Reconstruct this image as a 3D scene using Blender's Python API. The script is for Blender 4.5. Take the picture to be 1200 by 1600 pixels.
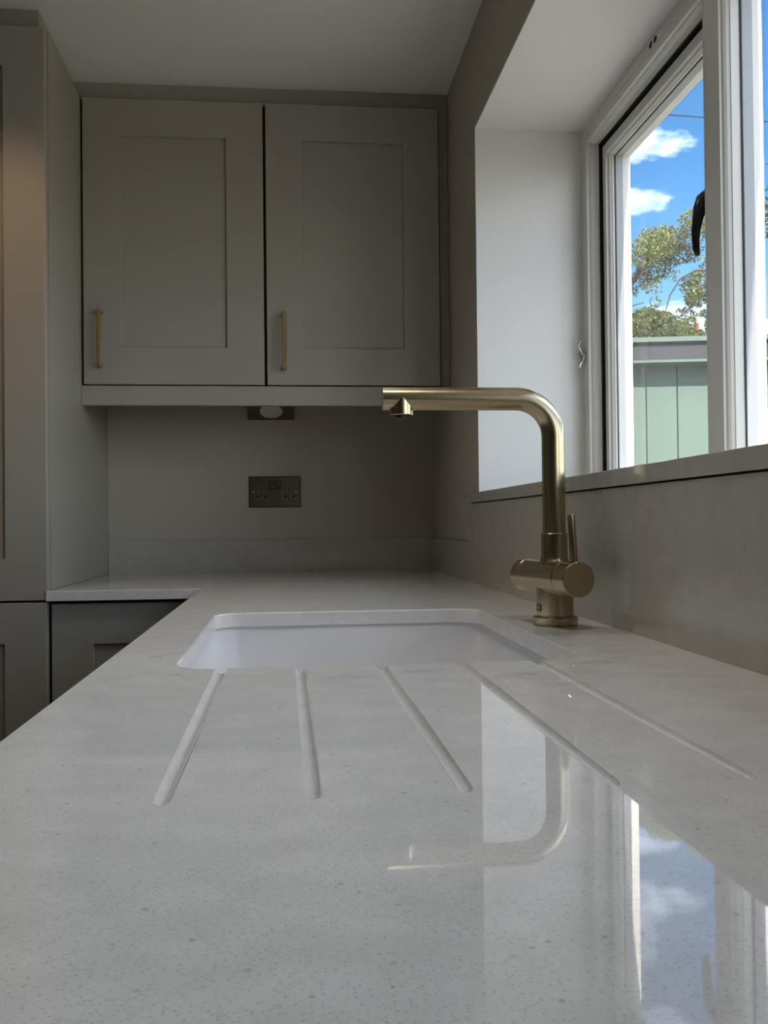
import bpy, bmesh, math, random
from mathutils import Vector, Matrix
random.seed(7)
for o in list(bpy.data.objects):
    bpy.data.objects.remove(o)
S = bpy.context.scene
C = S.collection
Z0 = 0.91            # worktop height above the floor; all z below are measured from the worktop

# ---------------------------------------------------------------- camera
cam_d = bpy.data.cameras.new('camera')
cam_d.sensor_fit = 'VERTICAL'; cam_d.sensor_height = 24.0; cam_d.sensor_width = 18.0
cam_d.lens = 1482.384 * 24.0 / 1600.0
cam_d.clip_start = 0.01; cam_d.clip_end = 500
cam = bpy.data.objects.new('camera', cam_d); C.objects.link(cam)
R_ = Vector((0.99474955, -0.10180393, -0.01045429))
U_ = Vector((0.00921543, -0.0126318, 0.99987775))
F_ = Vector((0.10192354, 0.99472428, 0.01162731))
cam.matrix_world = Matrix(((R_.x, U_.x, -F_.x, 0), (R_.y, U_.y, -F_.y, 0), (R_.z, U_.z, -F_.z, 0.142 + Z0), (0, 0, 0, 1)))
S.camera = cam

# ---------------------------------------------------------------- view, sky, sun
S.view_settings.view_transform = 'Standard'
S.view_settings.look = 'None'
S.view_settings.exposure = 0.95
S.view_settings.gamma = 1.0
S.view_settings.use_curve_mapping = False
S.cycles.max_bounces = 12
S.cycles.diffuse_bounces = 6
S.cycles.glossy_bounces = 4
S.cycles.adaptive_threshold = 0.02
S.cycles.transparent_max_bounces = 24
S.cycles.caustics_reflective = False
S.cycles.caustics_refractive = False
S.cycles.sample_clamp_indirect = 6.0

SKY = 0.14
SUN = 11.0
w = bpy.data.worlds.new('sky'); S.world = w; w.use_nodes = True
nt = w.node_tree; nt.nodes.clear()
def wn(t, **k):
    n = nt.nodes.new(t)
    for a, b in k.items(): setattr(n, a, b)
    return n
wo = wn('ShaderNodeOutputWorld'); bg = wn('ShaderNodeBackground'); bg.inputs['Strength'].default_value = 1.0
tc = wn('ShaderNodeTexCoord'); sep = wn('ShaderNodeSeparateXYZ')
nt.links.new(tc.outputs['Generated'], sep.inputs[0])
sky = wn('ShaderNodeTexSky', sky_type='NISHITA', sun_disc=False, sun_elevation=math.radians(38.6), sun_rotation=math.radians(180 - 4), altitude=50, air_density=1.0, dust_density=0.8, ozone_density=2.2)
skm = wn('ShaderNodeVectorMath', operation='SCALE'); skm.inputs['Scale'].default_value = SKY
hsv = wn('ShaderNodeHueSaturation'); hsv.inputs['Saturation'].default_value = 1.35; hsv.inputs['Value'].default_value = 1.0
nt.links.new(sky.outputs[0], hsv.inputs['Color']); nt.links.new(hsv.outputs[0], skm.inputs[0])
# clouds: direction projected on a flat cloud deck, all round the sky alike
mx = wn('ShaderNodeMath', operation='MAXIMUM'); mx.inputs[1].default_value = 0.0
nt.links.new(sep.outputs['Z'], mx.inputs[0])
ad = wn('ShaderNodeMath', operation='ADD'); ad.inputs[1].default_value = 0.18
nt.links.new(mx.outputs[0], ad.inputs[0])
dv = wn('ShaderNodeVectorMath', operation='DIVIDE')
cmb = wn('ShaderNodeCombineXYZ')
for i in range(3): nt.links.new(ad.outputs[0], cmb.inputs[i])
nt.links.new(tc.outputs['Generated'], dv.inputs[0]); nt.links.new(cmb.outputs[0], dv.inputs[1])
mp = wn('ShaderNodeMapping'); mp.inputs['Location'].default_value = (-15.90, 35.73, 0.0); mp.inputs['Scale'].default_value = (1.0, 1.0, 0.0)
nt.links.new(dv.outputs[0], mp.inputs['Vector'])
nz = wn('ShaderNodeTexNoise'); nz.inputs['Scale'].default_value = 1.1; nz.inputs['Detail'].default_value = 7; nz.inputs['Roughness'].default_value = 0.58
nt.links.new(mp.outputs[0], nz.inputs['Vector'])
r2 = wn('ShaderNodeValToRGB'); r2.color_ramp.elements[0].position = 0.46; r2.color_ramp.elements[1].position = 0.68
nt.links.new(nz.outputs['Fac'], r2.inputs['Fac'])
mixc = wn('ShaderNodeMix', data_type='RGBA')
nt.links.new(r2.outputs['Color'], mixc.inputs['Factor'])
nt.links.new(skm.outputs[0], mixc.inputs[6]); mixc.inputs[7].default_value = (5.6, 5.9, 6.4, 1)
nt.links.new(mixc.outputs[2], bg.inputs['Color']); nt.links.new(bg.outputs[0], wo.inputs[0])

sun_d = bpy.data.lights.new('sun', 'SUN'); sun_d.energy = SUN; sun_d.angle = math.radians(0.53); sun_d.color = (1.0, 0.94, 0.85)
sun = bpy.data.objects.new('sun', sun_d); C.objects.link(sun)
sun.rotation_euler = Vector((-0.07, 1.0, -0.80)).to_track_quat('-Z', 'Y').to_euler()
sun.location = (2, -6, 8)

# ---------------------------------------------------------------- materials
def newmat(name):
    m = bpy.data.materials.new(name); m.use_nodes = True
    t = m.node_tree; b = t.nodes['Principled BSDF']
    return m, t, b
def noise_bump(t, b, scale, strength, dist=0.001, detail=3):
    tcn = t.nodes.new('ShaderNodeTexCoord'); n = t.nodes.new('ShaderNodeTexNoise')
    n.inputs['Scale'].default_value = scale; n.inputs['Detail'].default_value = detail
    t.links.new(tcn.outputs['Object'], n.inputs['Vector'])
    bu = t.nodes.new('ShaderNodeBump'); bu.inputs['Strength'].default_value = strength; bu.inputs['Distance'].default_value = dist
    t.links.new(n.outputs['Fac'], bu.inputs['Height']); t.links.new(bu.outputs[0], b.inputs['Normal'])
    return n
def paint(name, col, rough, scale=60, strength=0.08, var=0.04):
    m, t, b = newmat(name)
    b.inputs['Roughness'].default_value = rough
    n = noise_bump(t, b, scale, strength)
    n2 = t.nodes.new('ShaderNodeTexNoise'); n2.inputs['Scale'].default_value = 3.0; n2.inputs['Detail'].default_value = 4
    tcn = t.nodes.new('ShaderNodeTexCoord'); t.links.new(tcn.outputs['Object'], n2.inputs['Vector'])
    r = t.nodes.new('ShaderNodeValToRGB')
    r.color_ramp.elements[0].color = tuple(c * (1 - var) for c in col) + (1,)
    r.color_ramp.elements[1].color = tuple(min(1, c * (1 + var)) for c in col) + (1,)
    t.links.new(n2.outputs['Fac'], r.inputs['Fac']); t.links.new(r.outputs[0], b.inputs['Base Color'])
    return m
def matte(k):
    M[k].node_tree.nodes['Principled BSDF'].inputs['Specular IOR Level'].default_value = 0.08
def metal(name, col, rough, aniso=0.0, brush=None):
    m, t, b = newmat(name)
    b.inputs['Metallic'].default_value = 1.0; b.inputs['Base Color'].default_value = col + (1,)
    b.inputs['Roughness'].default_value = rough
    n = t.nodes.new('ShaderNodeTexNoise'); tcn = t.nodes.new('ShaderNodeTexCoord'); mpn = t.nodes.new('ShaderNodeMapping')
    mpn.inputs['Scale'].default_value = brush or (40, 40, 40)
    n.inputs['Scale'].default_value = 1.0; n.inputs['Detail'].default_value = 4
    t.links.new(tcn.outputs['Object'], mpn.inputs[0]); t.links.new(mpn.outputs[0], n.inputs['Vector'])
    mr = t.nodes.new('ShaderNodeMapRange'); mr.inputs['To Min'].default_value = rough * 0.95; mr.inputs['To Max'].default_value = rough * 1.05
    t.links.new(n.outputs['Fac'], mr.inputs['Value']); t.links.new(mr.outputs[0], b.inputs['Roughness'])
    return m
M = {}
M['cabinet'] = paint('cabinet_paint', (0.375, 0.350, 0.293), 0.42, 90, 0.05, 0.02)
M['wall'] = paint('wall_paint', (0.49, 0.447, 0.37), 0.75, 120, 0.12, 0.02)
M['reveal'] = paint('reveal_paint', (0.76, 0.755, 0.735), 0.75, 120, 0.12, 0.015)
M['ceiling'] = paint('ceiling_paint', (0.88, 0.86, 0.80), 0.8, 120, 0.10, 0.015)
M['upvc'] = paint('window_frame_white', (0.70, 0.69, 0.65), 0.35, 40, 0.02, 0.02)
M['spacer'] = paint('spacer_bar_grey', (0.36, 0.38, 0.41), 0.4, 300, 0.2, 0.03)
M['black'] = paint('black_gasket', (0.012, 0.012, 0.012), 0.5, 60, 0.05, 0.1)
M['dark'] = paint('shadow_gap_dark', (0.02, 0.019, 0.018), 0.7, 60, 0.05, 0.1)
M['handle_black'] = paint('black_handle_coat', (0.012, 0.012, 0.013), 0.25, 60, 0.02, 0.1)
M['sink'] = paint('sink_white', (0.73, 0.73, 0.735), 0.28, 60, 0.02, 0.01)
M['floor'] = paint('floor_grey', (0.16, 0.145, 0.13), 0.45, 8, 0.05, 0.12)
M['paving'] = paint('paving_beige', (0.19, 0.178, 0.16), 0.85, 4, 0.3, 0.18)
M['shed'] = paint('shed_green', (0.064, 0.091, 0.074), 0.7, 18, 0.15, 0.05)
M['fascia'] = paint('shed_fascia_grey', (0.028, 0.029, 0.033), 0.7, 25, 0.2, 0.08)
M['brick'] = paint('chimney_brick', (0.15, 0.045, 0.016), 0.85, 10, 0.3, 0.25)
M['brass'] = metal('brushed_brass', (0.45, 0.365, 0.225), 0.24, brush=(25, 25, 25))
M['brass2'] = metal('antique_brass', (0.60, 0.42, 0.18), 0.32, brush=(60, 60, 60))
M['bronze'] = metal('dark_bronze', (0.20, 0.165, 0.11), 0.28, brush=(30, 30, 30))
M['rim'] = metal('pale_bronze_rim', (0.42, 0.38, 0.30), 0.35)  # paler bronze round the socket slots
M['chrome'] = metal('chrome', (0.72, 0.70, 0.68), 0.15)
M['lens'] = paint('frosted_lens', (0.62, 0.62, 0.60), 0.35, 200, 0.1, 0.01)
M['bark'] = paint('bark', (0.05, 0.04, 0.032), 0.9, 20, 0.5, 0.2)
M['ink'] = paint('badge_black', (0.01, 0.01, 0.01), 0.35, 60, 0.02, 0.1)
M['letter'] = paint('badge_letter', (0.55, 0.50, 0.38), 0.4, 60, 0.02, 0.05)
M['cable'] = paint('cable_dark', (0.02, 0.03, 0.05), 0.6, 60, 0.02, 0.1)

for k in ('shed', 'fascia', 'paving', 'brick', 'bark', 'cable'): matte(k)
def leafmat(name, c1, c2):
    m, t, b = newmat(name)
    g = t.nodes.new('ShaderNodeNewGeometry'); r = t.nodes.new('ShaderNodeValToRGB')
    r.color_ramp.elements[0].color = c1 + (1,); r.color_ramp.elements[1].color = c2 + (1,)
    t.links.new(g.outputs['Random Per Island'], r.inputs['Fac']); t.links.new(r.outputs[0], b.inputs['Base Color'])
    b.inputs['Roughness'].default_value = 0.6; b.inputs['Specular IOR Level'].default_value = 0.15
    tr = t.nodes.new('ShaderNodeBsdfTranslucent'); t.links.new(r.outputs[0], tr.inputs['Color'])
    mix = t.nodes.new('ShaderNodeMixShader'); mix.inputs[0].default_value = 0.35
    t.links.new(b.outputs[0], mix.inputs[1]); t.links.new(tr.outputs[0], mix.inputs[2])
    t.links.new(mix.outputs[0], t.nodes['Material Output'].inputs['Surface'])
    return m
M['leaf'] = leafmat('birch_leaves', (0.055, 0.072, 0.018), (0.19, 0.195, 0.06))
M['leaf2'] = leafmat('dense_leaves', (0.042, 0.06, 0.016), (0.12, 0.135, 0.045))

def schlick(t, f0):
    lw = t.nodes.new('ShaderNodeLayerWeight'); lw.inputs['Blend'].default_value = 0.5
    p = t.nodes.new('ShaderNodeMath'); p.operation = 'POWER'; p.inputs[1].default_value = 5.0
    t.links.new(lw.outputs['Facing'], p.inputs[0])
    q = t.nodes.new('ShaderNodeMath'); q.operation = 'MULTIPLY_ADD'; q.inputs[1].default_value = 1 - f0; q.inputs[2].default_value = f0
    t.links.new(p.outputs[0], q.inputs[0]); return q.outputs[0]
# clear window glass (thin sheet: mirror by Fresnel over clear)
m, t, b = newmat('window_glass'); M['glass'] = m
t.nodes.remove(b)
fr = schlick(t, 0.043)
tr = t.nodes.new('ShaderNodeBsdfTransparent'); tr.inputs['Color'].default_value = (0.985, 0.995, 0.99, 1)
gl = t.nodes.new('ShaderNodeBsdfGlossy'); gl.inputs['Roughness'].default_value = 0.0
mix = t.nodes.new('ShaderNodeMixShader')
t.links.new(fr, mix.inputs[0]); t.links.new(tr.outputs[0], mix.inputs[1]); t.links.new(gl.outputs[0], mix.inputs[2])
t.links.new(mix.outputs[0], t.nodes['Material Output'].inputs['Surface'])
# water film
m, t, b = newmat('water_film'); M['water'] = m
t.nodes.remove(b)
fr0 = schlick(t, 0.022); frm_ = t.nodes.new('ShaderNodeMath'); frm_.operation = 'MULTIPLY'; frm_.inputs[1].default_value = 0.3; t.links.new(fr0, frm_.inputs[0]); fr = frm_.outputs[0]
tr = t.nodes.new('ShaderNodeBsdfTransparent'); tr.inputs['Color'].default_value = (1, 1, 1, 1)
gl = t.nodes.new('ShaderNodeBsdfGlossy'); gl.inputs['Roughness'].default_value = 0.02
mix = t.nodes.new('ShaderNodeMixShader')
t.links.new(fr, mix.inputs[0]); t.links.new(tr.outputs[0], mix.inputs[1]); t.links.new(gl.outputs[0], mix.inputs[2])
t.links.new(mix.outputs[0], t.nodes['Material Output'].inputs['Surface'])

# quartz: pale stone with fine dark grains, some larger chips, a few mirror flecks
def quartz(name, base, rough):
    m, t, b = newmat(name)
    L = t.links.new
    tcn = t.nodes.new('ShaderNodeTexCoord')
    def vor(scale, lo, hi, thr_lo, thr_hi):
        # grains: cells nearer than a radius AND of a chosen random colour
        v = t.nodes.new('ShaderNodeTexVoronoi'); v.inputs['Scale'].default_value = scale
        L(tcn.outputs['Object'], v.inputs['Vector'])
        d = t.nodes.new('ShaderNodeMapRange'); d.inputs['From Min'].default_value = lo; d.inputs['From Max'].default_value = hi
        d.inputs['To Min'].default_value = 1; d.inputs['To Max'].default_value = 0
        L(v.outputs['Distance'], d.inputs['Value'])
        s = t.nodes.new('ShaderNodeSeparateColor'); L(v.outputs['Color'], s.inputs[0])
        g = t.nodes.new('ShaderNodeMapRange'); g.inputs['From Min'].default_value = thr_lo; g.inputs['From Max'].default_value = thr_hi
        L(s.outputs['Red'], g.inputs['Value'])
        mu = t.nodes.new('ShaderNodeMath'); mu.operation = 'MULTIPLY'; L(d.outputs[0], mu.inputs[0]); L(g.outputs[0], mu.inputs[1])
        return mu.outputs[0], v
    fine, _ = vor(620, 0.05, 0.6, 0.30, 1.0)
    big, _ = vor(150, 0.08, 0.26, 0.84, 1.0)
    n = t.nodes.new('ShaderNodeTexNoise'); n.inputs['Scale'].default_value = 30; n.inputs['Detail'].default_value = 6; L(tcn.outputs['Object'], n.inputs['Vector'])
    r = t.nodes.new('ShaderNodeValToRGB')
    r.color_ramp.elements[0].position = 0.3; r.color_ramp.elements[0].color = tuple(c * 0.93 for c in base) + (1,)
    r.color_ramp.elements[1].position = 0.7; r.color_ramp.elements[1].color = tuple(min(1, c * 1.05) for c in base) + (1,)
    L(n.outputs['Fac'], r.inputs['Fac'])
    m1 = t.nodes.new('ShaderNodeMix'); m1.data_type = 'RGBA'; m1.inputs[7].default_value = tuple(c * 0.62 for c in base) + (1,)
    k1 = t.nodes.new('ShaderNodeMath'); k1.operation = 'MULTIPLY'; k1.inputs[1].default_value = 0.85; L(fine, k1.inputs[0])
    L(k1.outputs[0], m1.inputs['Factor']); L(r.outputs[0], m1.inputs[6])
    m2 = t.nodes.new('ShaderNodeMix'); m2.data_type = 'RGBA'; m2.inputs[7].default_value = (0.14, 0.135, 0.125, 1)
    k2 = t.nodes.new('ShaderNodeMath'); k2.operation = 'MULTIPLY'; k2.inputs[1].default_value = 0.5; L(big, k2.inputs[0])
    L(k2.outputs[0], m2.inputs['Factor']); L(m1.outputs[2], m2.inputs[6])
    L(m2.outputs[2], b.inputs['Base Color'])
    b.inputs['Roughness'].default_value = rough
    b.inputs['IOR'].default_value = 1.60
    # mirror chips
    fl, v = vor(42, 0.030, 0.042, 0.18, 0.19)
    mm = t.nodes.new('ShaderNodeBsdfGlossy'); mm.inputs['Roughness'].default_value = 0.38; mm.inputs['Color'].default_value = (1, 1, 1, 1)
    geo = t.nodes.new('ShaderNodeNewGeometry')
    sub = t.nodes.new('ShaderNodeVectorMath'); sub.operation = 'SUBTRACT'; sub.inputs[1].default_value = (0.5, 0.5, 0.5); L(v.outputs['Color'], sub.inputs[0])
    sc = t.nodes.new('ShaderNodeVectorMath'); sc.operation = 'SCALE'; sc.inputs['Scale'].default_value = 1.6; L(sub.outputs[0], sc.inputs[0])
    av = t.nodes.new('ShaderNodeVectorMath'); av.operation = 'ADD'; L(geo.outputs['Normal'], av.inputs[0]); L(sc.outputs[0], av.inputs[1])
    nv = t.nodes.new('ShaderNodeVectorMath'); nv.operation = 'NORMALIZE'; L(av.outputs[0], nv.inputs[0]); L(nv.outputs[0], mm.inputs['Normal'])
    mx = t.nodes.new('ShaderNodeMixShader'); L(fl, mx.inputs[0]); L(b.outputs[0], mx.inputs[1]); L(mm.outputs[0], mx.inputs[2])
    L(mx.outputs[0], t.nodes['Material Output'].inputs['Surface'])
    return m
M['quartz'] = quartz('quartz_worktop', (0.80, 0.785, 0.755), 0.02)
M['quartz_shaded'] = quartz('quartz_cladding_shaded', (0.49, 0.462, 0.40), 0.09)  # same stone as the worktop, with its shade put into a darker colour

# ---------------------------------------------------------------- mesh helpers
ORG = {}
def bm_new(): return bmesh.new()
def add_box(bm, x0, x1, y0, y1, z0, z1, bevel=0.0, seg=2):
    vs = [bm.verts.new((x, y, z)) for x in (x0, x1) for y in (y0, y1) for z in (z0, z1)]
    fs = [bm.faces.new([vs[i] for i in q]) for q in ((0, 1, 3, 2), (4, 6, 7, 5), (0, 4, 5, 1), (2, 3, 7, 6), (0, 2, 6, 4), (1, 5, 7, 3))]
    if bevel:
        es = list({e for f in fs for e in f.edges})
        bmesh.ops.bevel(bm, geom=es, offset=bevel, segments=seg, affect='EDGES', profile=0.5)
    return bm
def box(*a, **k): return add_box(bm_new(), *a, **k)
def frame_basis(d):
    d = Vector(d).normalized()
    up = Vector((0, 0, 1)) if abs(d.z) < 0.95 else Vector((1, 0, 0))
    a = d.cross(up).normalized(); return d, a, a.cross(d).normalized()
def add_rings(bm, rings, cap0=True, cap1=True, closed=True):
    prev = None; first = None
    for r in rings:
        vs = [bm.verts.new(p) for p in r]
        if prev is not None:
            n = len(vs)
            for i in range(n if closed else n - 1):
                j = (i + 1) % n
                bm.faces.new((prev[i], prev[j], vs[j], vs[i]))
        else: first = vs
        prev = vs
    if cap0: bm.faces.new(list(reversed(first)))
    if cap1: bm.faces.new(prev)
    return bm
def add_lathe(bm, origin, axis, prof, n=40, cap0=True, cap1=True, phase=0.0):
    """prof: list of (radius, distance along axis)"""
    d, a, b = frame_basis(axis); o = Vector(origin)
    rings = []
    for r, h in prof:
        rings.append([o + d * h + (a * math.cos(phase + 2 * math.pi * i / n) + b * math.sin(phase + 2 * math.pi * i / n)) * r for i in range(n)])
    return add_rings(bm, rings, cap0, cap1)
def lathe(*a, **k): return add_lathe(bm_new(), *a, **k)
def add_tube(bm, pts, rad, n=16, caps=True):
    pts = [Vector(p) for p in pts]
    rads = rad if isinstance(rad, (list, tuple)) else [rad] * len(pts)
    t0 = (pts[1] - pts[0]).normalized(); d, a, b = frame_basis(t0)
    rings = []
    for i, p in enumerate(pts):
        t = ((pts[i] - pts[i - 1]).normalized() if i else t0) + ((pts[i + 1] - pts[i]).normalized() if i < len(pts) - 1 else (pts[i] - pts[i - 1]).normalized())
        t.normalize()
        a = (a - t * a.dot(t)).normalized(); b = t.cross(a)
        rings.append([p + (a * math.cos(2 * math.pi * k / n) + b * math.sin(2 * math.pi * k / n)) * rads[i] for k in range(n)])
    return add_rings(bm, rings, caps, caps)
def tube(*a, **k): return add_tube(bm_new(), *a, **k)
def add_prism(bm, poly, fn, w0, w1):
    """poly: (u,v) outline; fn(u,v,w)->xyz"""
    return add_rings(bm, [[fn(u, v, w0) for u, v in poly], [fn(u, v, w1) for u, v in poly]])
def add_loops(bm, loops, fn, cap0=False, cap1=False, wrap=False):
    """loops: rectangles (u0,u1,v0,v1,w), bridged one to the next"""
    rings = [[fn(u0, v0, w_), fn(u1, v0, w_), fn(u1, v1, w_), fn(u0, v1, w_)] for u0, u1, v0, v1, w_ in loops]
    if wrap: rings.append(rings[0])
    return add_rings(bm, rings, cap0, cap1)
def rrect(u0, u1, v0, v1, r, n=8):
    pts = []
    for cx, cy, a0 in ((u1 - r, v0 + r, -90), (u1 - r, v1 - r, 0), (u0 + r, v1 - r, 90), (u0 + r, v0 + r, 180)):
        for i in range(n + 1):
            a = math.radians(a0 + 90 * i / n); pts.append((cx + r * math.cos(a), cy + r * math.sin(a)))
    return pts
def rootorg(o):
    while o.parent is not None: o = o.parent
    return Vector(o.location)
def tag(o, label=None, cat=None, group=None, kind=None):
    if label: o['label'] = label
    if cat: o['category'] = cat
    if group: o['group'] = group
    if kind: o['kind'] = kind
    return o
def obj(name, bm, mat, parent=None, smooth=None, recalc=True):
    if recalc: bmesh.ops.recalc_face_normals(bm, faces=bm.faces[:])
    me = bpy.data.meshes.new(name)
    off = Vector((0, 0, Z0))
    if parent is not None: off = off - rootorg(parent)
    bmesh.ops.translate(bm, verts=bm.verts[:], vec=off)
    bm.to_mesh(me); bm.free()
    me.materials.append(M[mat] if isinstance(mat, str) else mat)
    o = bpy.data.objects.new(name, me); C.objects.link(o)
    if parent is not None: o.parent = parent
    if smooth:
        for p in me.polygons: p.use_smooth = True
        me.set_sharp_from_angle(angle=math.radians(smooth))
    return o
def thing(name, label, cat, loc, group=None, kind=None):
    o = bpy.data.objects.new(name, None); C.objects.link(o)
    o.location = Vector(loc) + Vector((0, 0, Z0)); o.empty_display_size = 0.05
    return tag(o, label, cat, group, kind)
def struct(name, bm, mat, smooth=None, label=None):
    o = obj(name, bm, mat, None, smooth); o['kind'] = 'structure'
    if label: o['label'] = label
    return o
fY = lambda yf: (lambda u, v, w_: (u, yf + w_, v))       # plane facing -Y
fX = lambda xf: (lambda u, v, w_: (xf + w_, u, v))       # plane facing -X

# ---------------------------------------------------------------- key dimensions (metres, z from worktop)
XW = 0.4425      # window wall plaster face
XS = 0.4315      # stone cladding face
YB = 2.866       # back wall plaster face
ZC = 1.300       # ceiling
XT = -0.523      # tall end panel, side face
YD = 2.504       # wall cabinet door fronts
XFR = 0.6944     # window frame, room face
YJ = 2.158       # far jamb
ZL = 1.058       # window head (soffit)
ZS1, ZS0 = 0.2100, 0.1875
XOUT = 0.788
YWN = 0.0       # near jamb
XL, YR = -3.1, -2.6
FL = -Z0

# ---------------------------------------------------------------- room shell
struct('floor', box(XL - 0.2, XW + 0.4, YR - 0.2, YB + 0.2, FL - 0.08, FL), 'floor')
struct('ceiling', box(XL - 0.2, XOUT, YR - 0.2, YB + 0.2, ZC, ZC + 0.15), 'ceiling')
struct('wall_back', box(XL - 0.2, XOUT, YB, YB + 0.2, FL, ZC), 'wall')
# window wall in four blocks round the opening, one mesh
bm = bm_new()
add_box(bm, XW, XOUT, YJ, YB, FL, ZC)
add_box(bm, XW, XOUT, YWN, YJ, ZL, ZC)
add_box(bm, XW, XFR - 0.001, YWN, YJ, FL, ZS0 - 0.0005); add_box(bm, XFR - 0.001, XOUT, YWN, YJ, FL, 0.1565)
add_box(bm, XW, XOUT, YR, YWN, FL, ZC)
struct('wall_right', bm, 'wall')
# plaster lining of the window opening
bm = bm_new(); add_box(bm, XW - 0.0006, XFR + 0.02, YJ - 0.003, YJ + 0.001, ZS1, ZL)
struct('trim_1', bm, 'reveal', label='white plastered far side of the window recess')
bm = bm_new(); add_box(bm, XW - 0.0006, XFR + 0.02, YWN, YJ, ZL - 0.003, ZL + 0.001)
struct('trim_2', bm, 'reveal', label='white plastered underside over the window recess')
bm = bm_new(); add_box(bm, XW - 0.0006, XFR + 0.02, YWN - 0.001, YWN + 0.003, ZS1, ZL)
struct('trim_3', bm, 'reveal', label='white plastered near side of the window recess')
# rest of the room behind the photographer
struct('wall_left', box(XL - 0.2, XL, YR, YB, FL, ZC), 'wall')
struct('wall_rear', box(XL, XOUT, YR - 0.2, YR, FL, ZC), 'wall')

# ---------------------------------------------------------------- stone: worktop, upstands, cladding, window sill
TH = 0.022
SX0, SX1, SY0, SY1 = -0.113, 0.308, 0.951, 1.540
def solid(bm, name):
    bmesh.ops.recalc_face_normals(bm, faces=bm.faces[:])
    me = bpy.data.meshes.new(name); bm.to_mesh(me); bm.free()
    o = bpy.data.objects.new(name, me); C.objects.link(o); return o
YN = -1.3
bm = bm_new()
poly = [(-0.191, YN), (XS + 0.0105, YN), (XS + 0.0105, YB - 0.001), (-0.5275, YB - 0.001), (-0.5275, 2.150), (-0.191, 2.150)]
add_prism(bm, poly, lambda u, v, w_: (u, v, w_), -TH, 0.0)
bmesh.ops.recalc_face_normals(bm, faces=bm.faces[:])
bmesh.ops.bevel(bm, geom=[e for e in bm.edges if abs(e.verts[0].co.z) < 1e-6 and abs(e.verts[1].co.z) < 1e-6], offset=0.0015, segments=2, affect='EDGES', profile=0.5)
wt = solid(bm, 'wt_tmp')
cut = bm_new()
add_rings(cut, [[(u, v, z) for u, v in rrect(SX0 - g, SX1 + g, SY0 - g, SY1 + g, 0.042 + g, 10)] for g, z in ((0, -0.1), (0, -0.0016), (0.0006, -0.0006), (0.0018, 0.0004), (0.0018, 0.05))])
cuts = [solid(cut, 'c0')]
GX = (-0.0655, 0.0126, 0.0932, 0.1743, 0.2526)
for i, gx in enumerate(GX):
    bm = bm_new(); prof = []
    r = 0.0060
    for k in range(7):
        a = k / 6 * math.pi / 2; prof.append((max(1e-4, r * math.sin(a)), 0.014 * (1 - math.cos(a))))
    prof += [(r, 0.25), (r, 0.52)]
    y_end = 0.487 + 0.003 * i * 0.5
    axis = Vector((0, 1, -0.0067)).normalized()
    add_lathe(bm, (gx, y_end, r - 0.0021), axis, prof, n=44)
    cuts.append(solid(bm, 'c%d' % (i + 1)))
for c in cuts:
    md = wt.modifiers.new('b', 'BOOLEAN'); md.operation = 'DIFFERENCE'; md.solver = 'EXACT'; md.object = c
dg = bpy.context.evaluated_depsgraph_get()
me = bpy.data.meshes.new_from_object(wt.evaluated_get(dg))
bm = bm_new(); bm.from_mesh(me)
for c in cuts + [wt]: bpy.data.objects.remove(c)
wto = obj('worktop', bm, 'quartz', None, 11, recalc=False)
tag(wto, 'pale speckled quartz worktop with five drainer grooves running into the sink cut-out', 'worktop')

o = obj('upstand', box(XT + 0.001, XS, YB - 0.0115, YB - 0.0005, 0.0001, 0.095, 0.0003), 'quartz_shaded')
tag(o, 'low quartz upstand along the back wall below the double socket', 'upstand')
o = obj('upstand', box(XS, XW - 0.0005, 2.236, YB - 0.012, 0.0001, 0.095, 0.0003), 'quartz_shaded')
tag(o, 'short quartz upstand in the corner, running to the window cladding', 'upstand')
o = obj('splashback', box(XS, XW - 0.0005, YN, 2.2355, 0.0001, ZS0 - 0.0025, 0.0003), 'quartz_shaded')
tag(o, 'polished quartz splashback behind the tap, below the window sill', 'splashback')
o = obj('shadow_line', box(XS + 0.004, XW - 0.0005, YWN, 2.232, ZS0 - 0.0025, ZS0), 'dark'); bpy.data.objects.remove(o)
o = obj('window_sill', box(0.4295, XFR - 0.0005, YWN + 0.001, YJ - 0.0035, ZS0, ZS1, 0.0012), 'quartz_shaded')
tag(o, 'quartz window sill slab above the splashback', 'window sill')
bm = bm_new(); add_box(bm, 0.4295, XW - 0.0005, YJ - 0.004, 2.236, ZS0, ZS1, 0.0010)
obj('sill_end', bm, 'quartz_shaded', o)

# ---------------------------------------------------------------- sink
sk = thing('sink', 'white undermounted sink bowl below the quartz cut-out', 'sink', (0.0975, 1.245, -0.24))
bm = bm_new()
def rr(g, z, r): return [(u, v, z) for u, v in rrect(SX0 - g, SX1 + g, SY0 - g, SY1 + g, r, 10)]
add_rings(bm, [rr(0.03, -0.0335, .06), rr(0.03, -TH - 0.0003, .06), rr(0.004, -TH - 0.0003, .044), rr(0.003, -TH - 0.002, .043), rr(-0.006, -0.19, .045), rr(-0.012, -0.207, .05), rr(-0.03, -0.214, .05), rr(-0.13, -0.217, .04)], cap0=False, cap1=True)
add_rings(bm, [rr(0.03, -0.0335, .06), rr(0.012, -0.035, .05), rr(0.004, -0.2, .05), rr(-0.03, -0.228, .05)], cap0=False, cap1=True)
obj('bowl', bm, 'sink', sk, 30)
obj('drain', lathe((0.0975, 1.245, -0.2168), (0, 0, 1), [(0.045, 0), (0.045, 0.002), (0.040, 0.003), (0.036, 0.0005), (0.01, 0.0005)], 36), 'chrome', sk, 30)

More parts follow.
